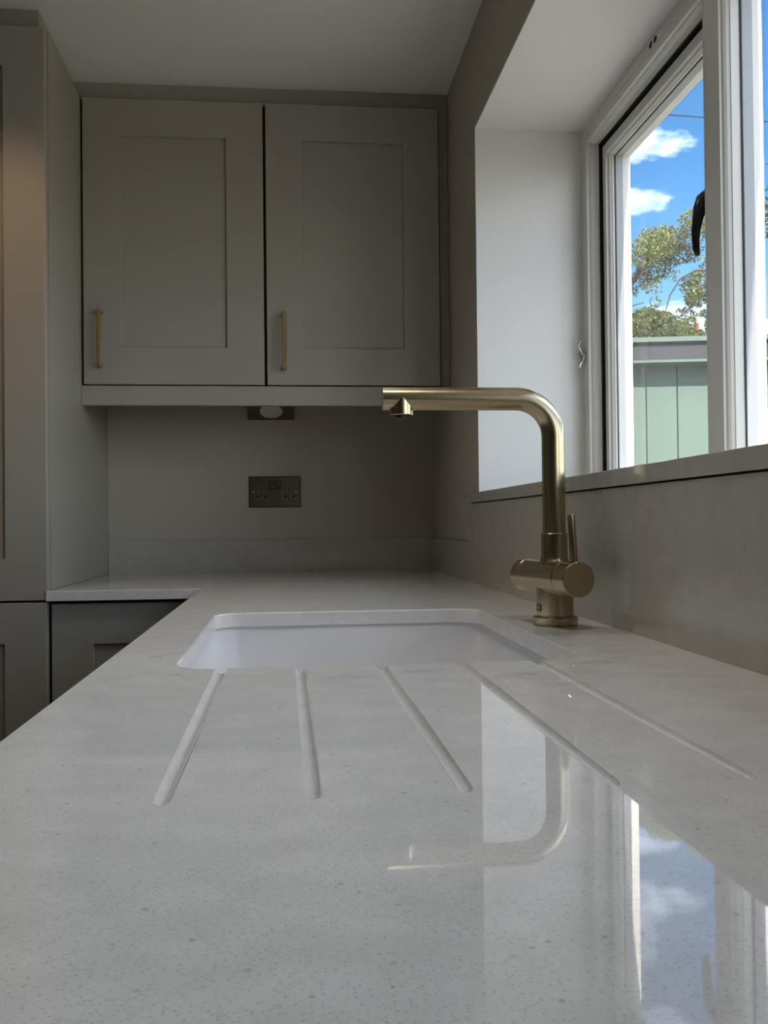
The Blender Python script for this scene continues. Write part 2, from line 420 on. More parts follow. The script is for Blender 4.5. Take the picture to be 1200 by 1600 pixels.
# ---------------------------------------------------------------- tap
TX, TY = 0.3657, 1.2745
tp = thing('kitchen_tap', 'brushed brass L-shaped kitchen tap standing behind the sink', 'tap', (TX, TY, 0.0))
obj('base_flange', lathe((TX, TY, 0.0), (0, 0, 1), [(0.0292, 0), (0.0305, 0.001), (0.0305, 0.0105), (0.0295, 0.0118), (0.0262, 0.0118)], 64), 'brass', tp, 35)
obj('body', lathe((TX, TY, 0.0), (0, 0, 1), [(0.0240, 0.010), (0.0240, 0.0135), (0.0253, 0.0140), (0.0253, 0.066), (0.0245, 0.074), (0.0225, 0.084), (0.0195, 0.089), (0.0182, 0.092), (0.0182, 0.1250), (0.0176, 0.1256)], 64), 'brass', tp, 35)
pts = []
RB = 0.052; ZA = 0.3103
for k in range(8): pts.append((TX, TY, 0.120 + (ZA - RB - 0.120) * k / 7))
for k in range(1, 17):
    a = k / 16 * math.pi / 2; pts.append((TX - RB + RB * math.cos(a), TY, ZA - RB + RB * math.sin(a)))
x_end = 0.1298
for k in range(1, 8): pts.append((TX - RB + (x_end - (TX - RB)) * k / 7, TY, ZA))
RT = 0.0157
bm = tube(pts, RT, 48)
es = [e for e in bm.edges if all(abs(v.co.x - x_end) < 1e-5 for v in e.verts)]
bmesh.ops.bevel(bm, geom=es, offset=0.0006, segments=2, affect='EDGES')
sp = obj('spout', bm, 'brass', tp, 35)
nz_ = obj('nozzle', lathe((0.1555, TY, 0), (0, 0, 1), [(0.0128, 0.2872), (0.0152, 0.2872), (0.0158, 0.2880), (0.0158, 0.3103)], 48, cap0=False), 'brass', tp, 35)
obj('aerator', lathe((0.1555, TY, 0), (0, 0, 1), [(0.004, 0.2826), (0.0062, 0.2846), (0.0066, 0.2885), (0.0132, 0.2890), (0.0132, 0.292)], 28), 'black', nz_, 35)
a0 = Vector((0.3428, 1.352, 0.0655)); a1 = Vector((0.3751, 1.197, 0.0655)); ax = (a1 - a0).normalized(); LN = (a1 - a0).length
rb = 0.0232
obj('valve_cap', lathe(a0, ax, [(rb - .001, 0), (rb, 0.001), (rb, 0.0185), (rb - .0007, 0.0192)], 56), 'brass', tp, 35)
obj('valve_body', lathe(a0, ax, [(rb - .0012, 0.0185), (rb - .0012, 0.0200), (rb, 0.0205), (rb, LN - 0.033), (rb - .0016, LN - 0.0322), (rb - .0016, LN - 0.03)], 56), 'brass', tp, 35)
kn = obj('lever_knob', lathe(a0, ax, [(rb - .0014, LN - 0.0312), (rb - .0002, LN - 0.0305), (rb + .0002, LN - 0.030), (rb + .0002, LN - 0.0008), (rb - .0007, LN)], 56), 'brass', tp, 35)
kp = a0 + ax * (LN - 0.015)
obj('lever', lathe(kp + Vector((0.002, 0, 0.018)), (-0.052, 0, 1), [(0.0052, 0), (0.0052, 0.066), (0.0046, 0.0670), (0.0001, 0.0670)], 28), 'brass', kn, 35)
# maker's badge wrapped on the body
RBG = 0.0253
def wrapb(s, z, lift):
    ang = math.radians(-90 - 23 - 39) - s / RBG          # right end of the badge, then round to the left
    return (TX + (RBG + lift) * math.cos(ang), TY + (RBG + lift) * math.sin(ang), z)
bm = bm_new(); n = 14; bw = 0.034
add_rings(bm, [[wrapb(bw * i / n, 0.0198, 0.0003), wrapb(bw * i / n, 0.0294, 0.0003), wrapb(bw * i / n, 0.0294, -0.0005), wrapb(bw * i / n, 0.0198, -0.0005)] for i in range(n + 1)])
bd = obj('badge', bm, 'ink', tp)
cu = bpy.data.curves.new('t', 'FONT'); cu.body = 'FRANKE'; cu.size = 0.0082; cu.align_x = 'CENTER'; cu.align_y = 'CENTER'
to = bpy.data.objects.new('t', cu); C.objects.link(to)
me = bpy.data.meshes.new_from_object(to.evaluated_get(bpy.context.evaluated_depsgraph_get()))
bpy.data.objects.remove(to)
bm = bm_new(); bm.from_mesh(me)
xs = [v.co.x for v in bm.verts]; wd = max(xs) - min(xs); k_ = min(1.0, 0.030 / wd)
for v in bm.verts: v.co = Vector(wrapb(bw / 2 - v.co.x * k_, 0.0246 + v.co.y, 0.0005))
obj('lettering', bm, 'letter', bd, recalc=False)

# ---------------------------------------------------------------- cabinets
def shaker(bm, u0, u1, v0, v1, fn, th=0.022, stile=0.0965, rec=0.008, bev=0.0012):
    b_ = bev; s = stile
    L = [(u0, u1, v0, v1, th), (u0, u1, v0, v1, b_), (u0 + b_, u1 - b_, v0 + b_, v1 - b_, 0),
         (u0 + s - .001, u1 - s + .001, v0 + s - .001, v1 - s + .001, 0), (u0 + s, u1 - s, v0 + s, v1 - s, .001), (u0 + s + .0005, u1 - s - .0005, v0 + s + .0005, v1 - s - .0005, rec),
         (u0 + s + .0005, u1 - s - .0005, v0 + s + .0005, v1 - s - .0005, th)]
    return add_loops(bm, L, fn, wrap=True)
def make_door(parent, u0, u1, v0, v1, fn, **k):
    d = obj('door', shaker(bm_new(), u0, u1, v0, v1, fn, **k), 'cabinet', parent)
    s = k.get('stile', 0.0965); p = 0.0004
    obj('door_panel', add_loops(bm_new(), [(u0 + s + p, u1 - s - p, v0 + s + p, v1 - s - p, .0082), (u0 + s + p, u1 - s - p, v0 + s + p, v1 - s - p, .018)], fn, True, True), 'cabinet', d)
    return d
def make_handle(parent, x, z0, z1, yf):
    h = thing('x', None, None, (0, 0, 0)); bpy.data.objects.remove(h)
    bm = bm_new(); L = z1 - z0; yg = yf - 0.026
    # tapered faceted grip, thickest in the middle
    prof = [(0.0040, 0.0), (0.0046, 0.003), (0.0050, 0.02), (0.0064, L / 2 - 0.002), (0.0064, L / 2 + 0.002), (0.0050, L - 0.02), (0.0046, L - 0.003), (0.0040, L)]
    add_lathe(bm, (x, yg, z0), (0, 0, 1), prof, 6, phase=math.pi / 6)
    hd = obj('handle', bm, 'brass2', parent)
    for z in (z0 + 0.005, z1 - 0.005):
        obj('post', lathe((x, yf - 0.0003, z), (0, -1, 0), [(0.0066, 0), (0.0066, 0.004), (0.0052, 0.006), (0.0044, 0.024), (0.0040, 0.028)], 20), 'brass2', hd, 35)
    return hd
# two wall units
for (u0, u1, b0, b1, hx, z0, z1, lab) in ((-0.5170, -0.0545, XT + .0005, -0.0512, -0.4738, 0.5500, 0.6980, 'grey shaker wall cabinet beside the tall unit'),
                                        (-0.0475, 0.4125, -0.0507, 0.4170, -0.0024, 0.5465, 0.6960, 'grey shaker wall cabinet beside the window wall')):
    t_ = thing('wall_cabinet', lab, 'cabinet', ((u0 + u1) / 2, YD, 0.504), 'grey wall cabinets over the worktop')
    bm = bm_new()
    yb0, yb1 = YD + 0.025, YB - 0.0005
    add_box(bm, b0, b1, yb0, yb1, 0.5045, 0.5225); add_box(bm, b0, b1, yb0, yb1, 1.236, 1.2530)
    add_box(bm, b0, b0 + .018, yb0, yb1, 0.5225, 1.236); add_box(bm, b1 - .018, b1, yb0, yb1, 0.5225, 1.236); add_box(bm, b0 + .018, b1 - .018, yb1 - .008, yb1, 0.5225, 1.236)
    obj('body', bm, 'dark', t_)
    d = make_door(t_, u0, u1, 0.5078, 1.2515, fY(YD))
    make_handle(d, hx, z0, z1, YD)
o = obj('cabinet_pelmet', box(XT + .0005, 0.4370, YD, YD + 0.020, 0.4536, 0.5040, 0.0012), 'cabinet')
tag(o, 'long grey pelmet board under the wall cabinets', 'pelmet')
o = obj('cabinet_fascia', box(-0.5430, XW - 0.0008, YD + 0.022, YD + 0.040, 1.2534, ZC - 0.0005), 'cabinet')
tag(o, 'grey fascia strip between the wall cabinet doors and the ceiling', 'fascia')
o = obj('filler_strip', box(0.4175, XW - 0.0008, YD + 0.023, YD + 0.041, 0.5045, 1.2532), 'cabinet')
tag(o, 'narrow recessed grey filler strip between cabinet door and window wall', 'filler')

# tall unit on the left
YT = 2.154
tl = thing('tall_cabinet', 'tall grey shaker larder cabinet at the left edge', 'cabinet', (-0.83, 2.5, FL))
obj('body', box(-1.14, -0.5425, YT + 0.028, YB - 0.0005, FL + 0.1, 1.2534), 'dark', tl)
obj('end_panel', box(-0.541, XT, 2.1815, YB - 0.0005, 0.0005, 1.2534, 0.001), 'cabinet', tl)
du = make_door(tl, -1.1355, -0.5255, -0.0205, 1.2500, fY(YT), th=0.024, stile=0.090)
dl = make_door(tl, -1.1355, -0.5275, FL + 0.1, -0.0255, fY(YT), th=0.024, stile=0.090)
obj('plinth', box(-1.14, -0.53, YT + 0.06, YT + 0.08, FL + 0.0005, FL + 0.1), 'cabinet', tl)
o = obj('cabinet_fascia', box(-1.14, -0.5432, 2.1805, YB - 0.3, 1.2540, ZC - 0.0005), 'cabinet')
tag(o, 'grey fascia box above the tall larder cabinet, touching the ceiling', 'fascia')

# base unit under the left leg of the worktop
bu = thing('base_cabinet', 'dark-looking grey shaker base cabinet under the left end of the worktop', 'cabinet', (-0.36, 2.5, FL))
obj('body', box(-0.524, -0.192, 2.196, YB - 0.002, FL + 0.1, -TH - 0.0005), 'dark', bu)
make_door(bu, -0.5215, -0.1925, FL + 0.1, -0.0305, fY(2.172), th=0.022, stile=0.0905)
obj('plinth', box(-0.526, -0.192, 2.22, 2.238, FL + 0.0005, FL + 0.1), 'cabinet', bu)
# sink run (fronts face the room)
def run_unit(y0, y1, lab, open_top=False):
    t_ = thing('base_cabinet', lab, 'cabinet', (0.1, (y0 + y1) / 2, FL))
    bm = bm_new(); x0, x1, zt_ = -0.145, XW - 0.002, -TH - 0.0005
    add_box(bm, x0, x1, y0, y0 + .018, FL + .1, zt_); add_box(bm, x0, x1, y1 - .018, y1, FL + .1, zt_)
    add_box(bm, x0, x1, y0 + .018, y1 - .018, FL + .1, FL + .118)
    if not open_top: add_box(bm, x0, x1, y0 + .018, y1 - .018, zt_ - .018, zt_)
    obj('body', bm, 'dark', t_)
    make_door(t_, y0 + .002, y1 - .002, FL + 0.1, -0.0305, fX(-0.168), th=0.020, stile=0.09)
    obj('plinth', box(-0.11, -0.09, y0, y1, FL + 0.0005, FL + 0.1), 'cabinet', t_)
run_unit(YN + .01, -0.70, 'grey shaker base cabinet at the near end of the worktop')
run_unit(-0.70, -0.10, 'grey shaker base cabinet second from the near end of the worktop')
run_unit(-0.10, 0.50, 'grey shaker base cabinet under the plain stretch before the drainer')
run_unit(0.50, 0.90, 'grey shaker base cabinet under the drainer grooves')
run_unit(0.90, 1.60, 'grey shaker base cabinet holding the sink bowl', True)
run_unit(1.60, 2.14, 'grey shaker base cabinet in the inner corner past the sink')

# ---------------------------------------------------------------- double socket and wedge light
sx0, sx1, sz0, sz1 = -0.1120, 0.0426, 0.1920, 0.2852
yw = YB
so = thing('power_socket', 'dark bronze double power socket with two rocker switches on back wall', 'socket', (-0.035, yw, sz0))
cx_ = (sx0 + sx1) / 2; cz_ = (sz0 + sz1) / 2
bm = bm_new()
add_loops(bm, [(sx0, sx1, sz0, sz1, -0.0005), (sx0, sx1, sz0, sz1, -0.0035)], fY(yw), True, True)
obj('backing', bm, 'black', so)
g = 0.0022
bm = bm_new()
add_loops(bm, [(sx0 + g, sx1 - g, sz0 + g, sz1 - g, -0.0034), (sx0 + g, sx1 - g, sz0 + g, sz1 - g, -0.0050), (sx0 + g + .0012, sx1 - g - .0012, sz0 + g + .0012, sz1 - g - .0012, -0.0062)], fY(yw), False, True)
pl = obj('face_plate', bm, 'bronze', so)
W = sx1 - sx0; H_ = sz1 - sz0
def prect(n_, fx, fz, wx, wz, d0, d1, mat, par, rim=None):
    x = sx0 + fx * W; z = sz1 - fz * H_
    if rim:
        b2 = bm_new(); q = .0011
        add_loops(b2, [(x - wx - q, x + wx + q, z - wz - q, z + wz + q, -0.0061), (x - wx - q, x + wx + q, z - wz - q, z + wz + q, -0.0068), (x - wx, x + wx, z - wz, z + wz, -0.0068), (x - wx, x + wx, z - wz, z + wz, -0.0061)], fY(yw))
        r_ = obj('slot_rim', b2, rim, par); par = r_
    return obj(n_, add_loops(bm_new(), [(x - wx, x + wx, z - wz, z + wz, d0), (x - wx, x + wx, z - wz, z + wz, d1)], fY(yw), True, True), mat, par)
for fx, fz, a_, b_ in ((0.231, 0.395, .0036, .0066), (0.16, 0.650, .0048, .0060), (0.305, 0.650, .0048, .0060), (0.775, 0.395, .0036, .0066), (0.705, 0.650, .0048, .0060), (0.855, 0.650, .0048, .0060)):
    prect('pin_slot', fx, fz, a_, b_, -0.0055, -0.0063, 'black', pl, 'rim')
for fx in (0.442, 0.562):
    x = sx0 + fx * W; z = sz1 - 0.275 * H_
    sb = obj('switch_surround', add_loops(bm_new(), [(x - .0078, x + .0078, z - .0135, z + .0135, -0.006), (x - .0078, x + .0078, z - .0135, z + .0135, -0.0072)], fY(yw), True, True), 'black', so)
    bm = bm_new()
    add_prism(bm, [(z - .0108, -0.0072), (z - .0108, -0.0118), (z + .001, -0.0088), (z + .0108, -0.0084), (z + .0108, -0.0072)], lambda u, v, w_: (w_, yw + v, u), x - .0052, x + .0052)
    obj('rocker_switch', bm, 'bronze', sb)
for fx in (0.085, 0.905):
    x = sx0 + fx * W; z = sz1 - 0.49 * H_
    obj('screw', lathe((x, yw - 0.006, z), (0, -1, 0), [(0.0036, 0), (0.0034, 0.0010), (0.0024, 0.0017), (0.0001, 0.0019)], 20), 'brass2', so, 35)

wl = thing('cabinet_light', 'dark metal wedge light with frosted round lens under the wall cabinets', 'light fixture', (-0.044, 2.82, 0.4545))
lx0, lx1 = -0.1128, 0.0242
A = Vector((0, YB - 0.001, 0.4548)); B = Vector((0, 2.782, 0.5005))
bm = bm_new()
add_prism(bm, [(A.y, A.z), (B.y, B.z), (B.y, 0.5040), (A.y, 0.5040)], lambda u, v, w_: (w_, u, v), lx0, lx1)
obj('housing', bm, 'bronze', wl)
mid = A.lerp(B, 0.47); nrm = Vector((0, -(B.z - A.z), (B.y - A.y))).normalized()
if nrm.z > 0: nrm = -nrm
cx2 = -0.0434
obj('lens', lathe((cx2, mid.y, mid.z) , nrm, [(0.0335, -0.002), (0.0335, 0.0012), (0.031, 0.0022), (0.015, 0.0034), (0.0005, 0.0038)], 40), 'lens', wl, 35)

# ---------------------------------------------------------------- window
wd = thing('window_1', 'white framed kitchen window with an opening casement and black handle', None, (XFR + 0.04, 1.2, ZS1), kind='structure')
fw = fX(XFR)
DB = 0.086
def ins(r, g, w_): return (r[0] + g, r[1] - g, r[2] + g, r[3] - g, w_)
yb = YJ - 0.003
zt = ZL - 0.003; zb = 0.157
cells = [(1.472, yb, 1.497, yb - 0.037, True), (0.86, 1.472, 0.885, 1.4475, False), (YWN + .003, 0.86, YWN + .04, 0.835, False)]
bm = bm_new()
glz = []
for (o0, o1, b0, b1, opening) in cells:
    outer = (o0, o1, zb, zt); base = (b0, b1, zb + 0.037, zt - 0.037)
    if opening:
        L = [ins(outer, 0, DB), ins(outer, 0, 0), ins(base, 0, 0), ins(base, .0015, -.0015), ins(base, .004, -.0015), ins(base, .0045, .004), ins(base, .0075, .0065), ins(base, .0095, .0105), ins(base, .0105, .016), ins(base, .012, .0165), ins(base, .012, .062), ins(base, .036, .062), ins(base, .036, DB)]
    else:
        L = [ins(outer, 0, .064), ins(outer, 0, 0), ins(base, 0, 0), ins(base, .0015, -.0015), ins(base, .004, -.0015), ins(base, .0045, .002), ins(base, .008, .004), ins(base, .0105, .008), ins(base, .0115, .0135), ins(base, .013, .014), ins(base, .013, .0305), ins(base, .0145, .0505), ins(base, .0145, .0600), ins(base, .012, .064)]
    add_loops(bm, L, fw, wrap=True)
    glz.append((base, opening))
frm = obj('frame', bm, 'upvc', wd)
for base, opening in glz:
    if opening:
        L = [ins(base, .0225, .060), ins(base, .0225, .031), ins(base, .041, .031), ins(base, .0422, .0295), ins(base, .0445, .0297), ins(base, .046, .034), ins(base, .050, .037), ins(base, .0518, .042), ins(base, .053, .0425), ins(base, .053, .049), ins(base, .053, .066), ins(base, .053, DB - .002), ins(base, .0225, DB - .002)]
        par = obj('casement_sash', add_loops(bm_new(), L, fw, wrap=True), 'upvc', wd)
        gi, d1_, d2_ = .053, .0495, .0670
        obj('gap_shade_strip', add_loops(bm_new(), [ins(base, .0119, .0255), ins(base, .0140, .0265), ins(base, .0140, .060), ins(base, .0119, .060)], fw, wrap=True), 'black', wd)  # black strip standing in for the shade in the gap round the sash
    else:
        par = wd; gi, d1_, d2_ = .0135, .0315, .0500
    gp = []
    for d_ in (d1_, d2_):
        r_ = ins(base, gi - .003, 0)
        q = obj('glass_pane', add_loops(bm_new(), [r_[:4] + (d_,), r_[:4] + (d_ + .0001,)], fw, True, True), 'glass', par)
        bpy.data.meshes.remove(q.data)
        bm = bm_new(); add_rings(bm, [[fw(r_[0], r_[2], d_), fw(r_[1], r_[2], d_), fw(r_[1], r_[3], d_), fw(r_[0], r_[3], d_)]], cap0=False, cap1=True)
        obj('glass_pane', bm, 'glass', par)
    e0, e1 = d1_ + .0006, d2_ - .0006
    obj('spacer_bar', add_loops(bm_new(), [ins(base, gi - .002, e0), ins(base, gi + .0012, e0), ins(base, gi + .0012, e1), ins(base, gi - .002, e1)], fw, wrap=True), 'spacer', par)
    obj('gasket', add_loops(bm_new(), [ins(base, gi - .002, d1_ - .002), ins(base, gi + .0016, d1_ - .002), ins(base, gi + .0016, d1_ - .0004), ins(base, gi - .002, d1_ - .0004)], fw, wrap=True), 'black', par)
    if opening: sash = par
# casement handle: hub on the stile, curved lever hanging down
hy = 1.531
hb = obj('handle', add_rings(bm_new(), [[(XFR + .0315 + d_, hy + u * s_, 0.690 + v * s_) for u, v in rrect(-.011, .011, -.036, .034, .009, 5)] for d_, s_ in ((0, 1), (-.008, 1), (-.0105, .86))]), 'handle_black', sash, 35)
path = [(0.7255, 0.690, .0095, .010), (0.712, 0.689, .0125, .0115), (0.7030, 0.681, .0125, .0115), (0.6975, 0.666, .0112, .011), (0.6938, 0.648, .0092, .0105), (0.6905, 0.628, .0076, .0098), (0.6897, 0.611, .0064, .009), (0.6905, 0.598, .0056, .0085), (0.6925, 0.590, .0042, .0070), (0.6940, 0.5868, .0022, .004)]
rings = []
for i, (x, z, rx, ry) in enumerate(path):
    a = path[max(0, i - 1)]; b = path[min(len(path) - 1, i + 1)]
    tdir = Vector((b[0] - a[0], 0, b[1] - a[1])).normalized(); nn = Vector((tdir.z, 0, -tdir.x))
    rings.append([Vector((x, hy, z)) + nn * rx * math.cos(2 * math.pi * k / 18) + Vector((0, 1, 0)) * ry * math.sin(2 * math.pi * k / 18) for k in range(18)])
obj('lever', add_rings(bm_new(), rings), 'handle_black', hb, 40)
# draught strip and latch hole on the frame head
bm = bm_new(); add_prism(bm, rrect(1.628, 2.10, ZL - 0.0270, ZL - 0.0085, .009, 6), fw, -0.0016, 0.0004)
st = obj('head_strip', bm, 'upvc', wd)
for yy in (1.700, 1.722):
    obj('latch_slot', add_rings(bm_new(), [[fw(yy + .008 * math.cos(2 * math.pi * k / 16), ZL - .0175 + .0060 * math.sin(2 * math.pi * k / 16), d_) for k in range(16)] for d_ in (-0.0021, 0.0)]), 'dark', st)

# small metal hook by the far jamb
hk = thing('wall_hook', 'small chrome double hook on the window jamb', 'hook', (XFR - 0.012, 2.138, 0.50))
hyk = 2.1440
obj('hook_plate', lathe((XFR - 0.006, hyk + .0108, 0.533), (0, -1, 0), [(0.005, 0), (0.005, 0.004), (0.003, 0.006)], 18), 'chrome', hk, 35)
obj('upper_prong', tube([(XFR - .006, hyk, 0.531), (XFR - .010, hyk - .004, 0.537), (XFR - .0175, hyk - .008, 0.545), (XFR - .019, hyk - .011, 0.553), (XFR - .014, hyk - .012, 0.559)], [.0034, .0034, .003, .0028, .0032], 12), 'chrome', hk, 40)
obj('lower_prong', tube([(XFR - .005, hyk, 0.536), (XFR - .003, hyk - .003, 0.522), (XFR - .0065, hyk - .006, 0.512), (XFR - .0150, hyk - .010, 0.504), (XFR - .0175, hyk - .012, 0.495)], [.0034, .0034, .003, .0028, .0032], 12), 'chrome', hk, 40)

# ---------------------------------------------------------------- water left on the stone round the sink
def puddle(x, y, rx, ry, seed, h=0.0016):
    rnd = random.Random(seed); n = 26
    ph = [rnd.uniform(0, 6.28) for _ in range(4)]; am = [rnd.uniform(.06, .22) for _ in range(4)]
    out = [1 + sum(am[j] * math.sin((j + 2) * 2 * math.pi * i / n + ph[j]) for j in range(4)) for i in range(n)]
    rings = []
    for s_, hh in ((1.0, 0.00005), (0.95, 0.5 * h), (0.86, 0.85 * h), (0.6, h), (0.15, h)):
        rings.append([(x + rx * s_ * out[i] * math.cos(2 * math.pi * i / n), y + ry * s_ * out[i] * math.sin(2 * math.pi * i / n), hh) for i in range(n)])
    return add_rings(bm_new(), rings, cap0=False, cap1=True)
PD = [(0.128, 0.890, .026, .016, 1, 'broad water puddle between the third and fourth drainer grooves'),
      (0.205, 0.850, .020, .022, 2, 'water puddle between the fourth and fifth drainer grooves'),
      (0.305, 0.915, .022, .016, 3, 'water puddle right of the fifth drainer groove, below the tap'),
      (0.050, 0.865, .022, .020, 4, 'faint water smear between the second and third drainer grooves'),
      (-0.140, 1.035, .008, .010, 5, 'small streak of water left of the sink near the worktop edge'),
      (0.240, 0.800, .016, .010, 6, 'small water patch crossing beside the fifth groove'),
      (0.340, 0.985, .010, .012, 7, 'small water blot right of the sink corner'),
      (0.375, 0.960, .018, .010, 8, 'thin water blot near the splashback foot'),
      (0.110, 1.580, .012, .012, 9, 'small water blot behind the far sink edge'),
      (-0.105, 0.905, .009, .008, 10, 'tiny water streak left of the first drainer groove')]
for x, y, rx, ry, sd, lab in PD:
    o = obj('water_puddle', puddle(x, y, rx, ry, sd), 'water', None, 60)
    tag(o, lab, 'water', 'water left on the worktop')

# ---------------------------------------------------------------- outside: ground, shed, trees, chimney, cable
struct('ground', box(XOUT + 0.001, 60, -30, 80, FL - 0.25, FL - 0.15), 'paving')
gr2 = struct('ground', box(-40, XL - 0.3, -30, 80, FL - 0.25, FL - 0.15), 'paving')
gr3 = struct('ground', box(XL - 0.3, XOUT + 0.001, -30, YR - 0.21, FL - 0.25, FL - 0.15), 'paving')
ZG = FL - 0.15
sh = thing('garden_shed', 'pale green boarded shed with grey roof edge outside the window', 'shed', (2.26, 6.0, ZG))
ang = math.radians(-10.8)
def shf(u, v, w_):   # u along the wall, v up, w away from the house
    ca, sa = math.cos(ang), math.sin(ang)
    return (2.26 + u * ca - w_ * sa, 6.0 + u * sa + w_ * ca, v)
bw_ = 0.1985
k = 0
for i in range(-6, 14):
    u0 = 0.088 + i * bw_; b_ = 0.004
    bm = add_loops(bm_new(), [(u0, u0 + bw_ - .006, ZG, 1.16, .02), (u0, u0 + bw_ - .006, ZG, 1.16, b_), (u0 + b_, u0 + bw_ - .006 - b_, ZG, 1.16, 0)], shf, False, True)
    obj('board', bm, 'shed', sh)
bm = bm_new(); add_prism(bm, [(-1.1, .018), (2.85, .018), (2.85, 2.2), (-1.1, 2.2)], lambda u, v, w_: shf(u, w_, v), ZG, 1.15)
obj('wall_core', bm, 'shed', sh)
OV = 0.15
obj('soffit_trim', add_prism(bm_new(), [(-1.2, -OV - .012), (2.95, -OV - .012), (2.95, 0.02), (-1.2, 0.02)], lambda u, v, w_: shf(u, w_, v), 1.146, 1.162), 'shed', sh)
obj('fascia_board', add_prism(bm_new(), [(-1.2, -OV), (2.95, -OV), (2.95, -OV + .03), (-1.2, -OV + .03)], lambda u, v, w_: shf(u, w_, v), 1.162, 1.275), 'fascia', sh)
obj('roof', add_prism(bm_new(), [(-1.22, -OV - .03), (2.97, -OV - .03), (2.97, 2.3), (-1.22, 2.3)], lambda u, v, w_: shf(u, w_, v), 1.275, 1.305), 'shed', sh)

def foliage(blobs, n, size, seed, droop=0.0):
    rnd = random.Random(seed); vs = []; fs = []
    tot = sum(b[3] * b[4] * b[5] * b[6] for b in blobs)
    for (x, y, z, rx, ry, rz, dens) in blobs:
        m_ = int(n * rx * ry * rz * dens / tot)
        for _ in range(m_):
            while True:
                p = Vector((rnd.uniform(-1, 1), rnd.uniform(-1, 1), rnd.uniform(-1, 1)))
                if p.length <= 1: break
            if rnd.random() < 0.6: p = p.normalized() * rnd.uniform(0.6, 1.0)
            c = Vector((x + p.x * rx, y + p.y * ry, z + p.z * rz + Z0))
            if y < 13 and abs(c.x - c.y * .4545) < .055 and 2.33 < c.z - Z0 < 2.62: continue      # a gap in the boughs
            a = Vector((rnd.gauss(0, 1), rnd.gauss(0, 1), rnd.gauss(0, 1) - droop)).normalized()
            b = a.cross(Vector((rnd.gauss(0, 1), rnd.gauss(0, 1), rnd.gauss(0, 1)))).normalized()
            s = size * rnd.uniform(0.6, 1.3); i = len(vs)
            vs += [c - a * s, c + b * s * .55, c + a * s, c - b * s * .55]; fs.append((i, i + 1, i + 2, i + 3))
    return vs, fs
def tree(name, label, blobs, n, size, seed, mat, stem, branches, droop=0.4):
    base = stem[0]
    t_ = thing(name, label, 'tree', (base[0], base[1], ZG), 'trees beyond the shed')
    vs, fs = foliage(blobs, n, size, seed, droop)
    me = bpy.data.meshes.new('foliage'); org = Vector(t_.location)
    me.from_pydata([tuple(v - org) for v in vs], [], fs); me.materials.append(M[mat])
    o = bpy.data.objects.new('foliage', me); C.objects.link(o); o.parent = t_
    obj('trunk', tube([p[:3] for p in stem], [p[3] for p in stem], 10), 'bark', t_, 50)
    for br in branches: obj('branch', tube([p[:3] for p in br], [p[3] for p in br], 7), 'bark', t_, 50)
    return t_
def blobs_of(spec, Y, rnd):
    out = []
    for (x, z, r, q) in spec:
        out.append((x, Y + rnd.uniform(-.35, .35), z, r, r * 1.1, r * rnd.uniform(.75, 1.0), q))
    return out
rn = random.Random(3)
# birch with an open crown above the shed
sp1 = [(4.25, 3.30, .22, 1), (4.42, 3.45, .24, 1), (4.62, 3.52, .25, 1), (4.82, 3.62, .22, 1), (5.0, 3.66, .16, .9), (4.33, 3.12, .18, 1), (4.52, 3.25, .22, 1.2), (4.75, 3.38, .2, 1), (4.95, 3.42, .15, .8), (4.42, 2.95, .12, .9), (4.48, 2.80, .10, .9), (4.24, 2.95, .10, .6), (4.60, 3.05, .10, .7), (4.45, 2.66, .10, .9)]
bb = blobs_of(sp1, 11, rn) + [(3.6, 11.3, 3.3, .5, .5, .5, .8), (3.2, 11.2, 2.8, .5, .5, .6, .8)]
tree('birch_tree', 'airy yellow-green birch crown arching above the shed, left half of the far pane', bb, 22000, .021, 11, 'leaf',
     [(3.7, 11.3, ZG, .14), (3.75, 11.25, 1.5, .10), (3.9, 11.2, 2.5, .06), (4.1, 11.1, 2.9, .035), (4.4, 11.0, 3.35, .015)],
     [[(4.12, 11.1, 2.92, .022), (4.3, 11.0, 3.15, .012), (4.5, 11.0, 3.5, .006)], [(3.9, 11.2, 2.5, .03), (4.1, 11.1, 2.72, .01), (4.3, 11.0, 2.76, .006)]])
sp2 = [(4.95, 3.02, .14, 1), (5.08, 3.08, .14, 1), (5.2, 3.0, .16, 1.1), (4.92, 2.86, .12, 1), (5.06, 2.88, .15, 1.2), (5.18, 2.75, .18, 1.2), (4.95, 2.70, .12, 1), (4.92, 2.52, .13, 1), (5.08, 2.55, .17, 1.2), (5.22, 2.45, .16, 1.2), (4.98, 2.38, .14, 1), (5.16, 3.35, .07, .6), (5.22, 3.3, .1, .8)]
bb = blobs_of(sp2, 11, rn) + [(5.45, 11, 2.9, .3, .4, .4, 1.2), (5.45, 11, 2.4, .28, .4, .3, 1.2)]
tree('weeping_birch', 'drooping birch boughs beside the window handle, above the orange chimney', bb, 18000, .0205, 12, 'leaf',
     [(5.45, 11.2, ZG, .15), (5.45, 11.2, 1.5, .11), (5.45, 11.15, 2.8, .06), (5.4, 11.1, 3.2, .02)],
     [[(5.42, 11.1, 3.1, .02), (5.2, 11.0, 3.17, .016), (4.95, 11.0, 3.16, .013), (4.75, 11.0, 3.05, .012), (4.62, 11.0, 2.85, .010), (4.55, 11.0, 2.6, .006)], [(5.45, 11.1, 2.6, .02), (5.1, 11.0, 2.8, .01), (4.9, 11.0, 2.9, .006)]])
sp3 = [(4.2, 2.42, .24, 7), (4.4, 2.53, .26, 7), (4.6, 2.53, .24, 7), (4.75, 2.42, .22, 7), (4.35, 2.3, .25, 8), (4.58, 2.3, .25, 8), (4.1, 2.25, .25, 7), (4.85, 2.22, .2, 7), (5.15, 2.25, .2, 6), (4.97, 2.2, .14, 6)]
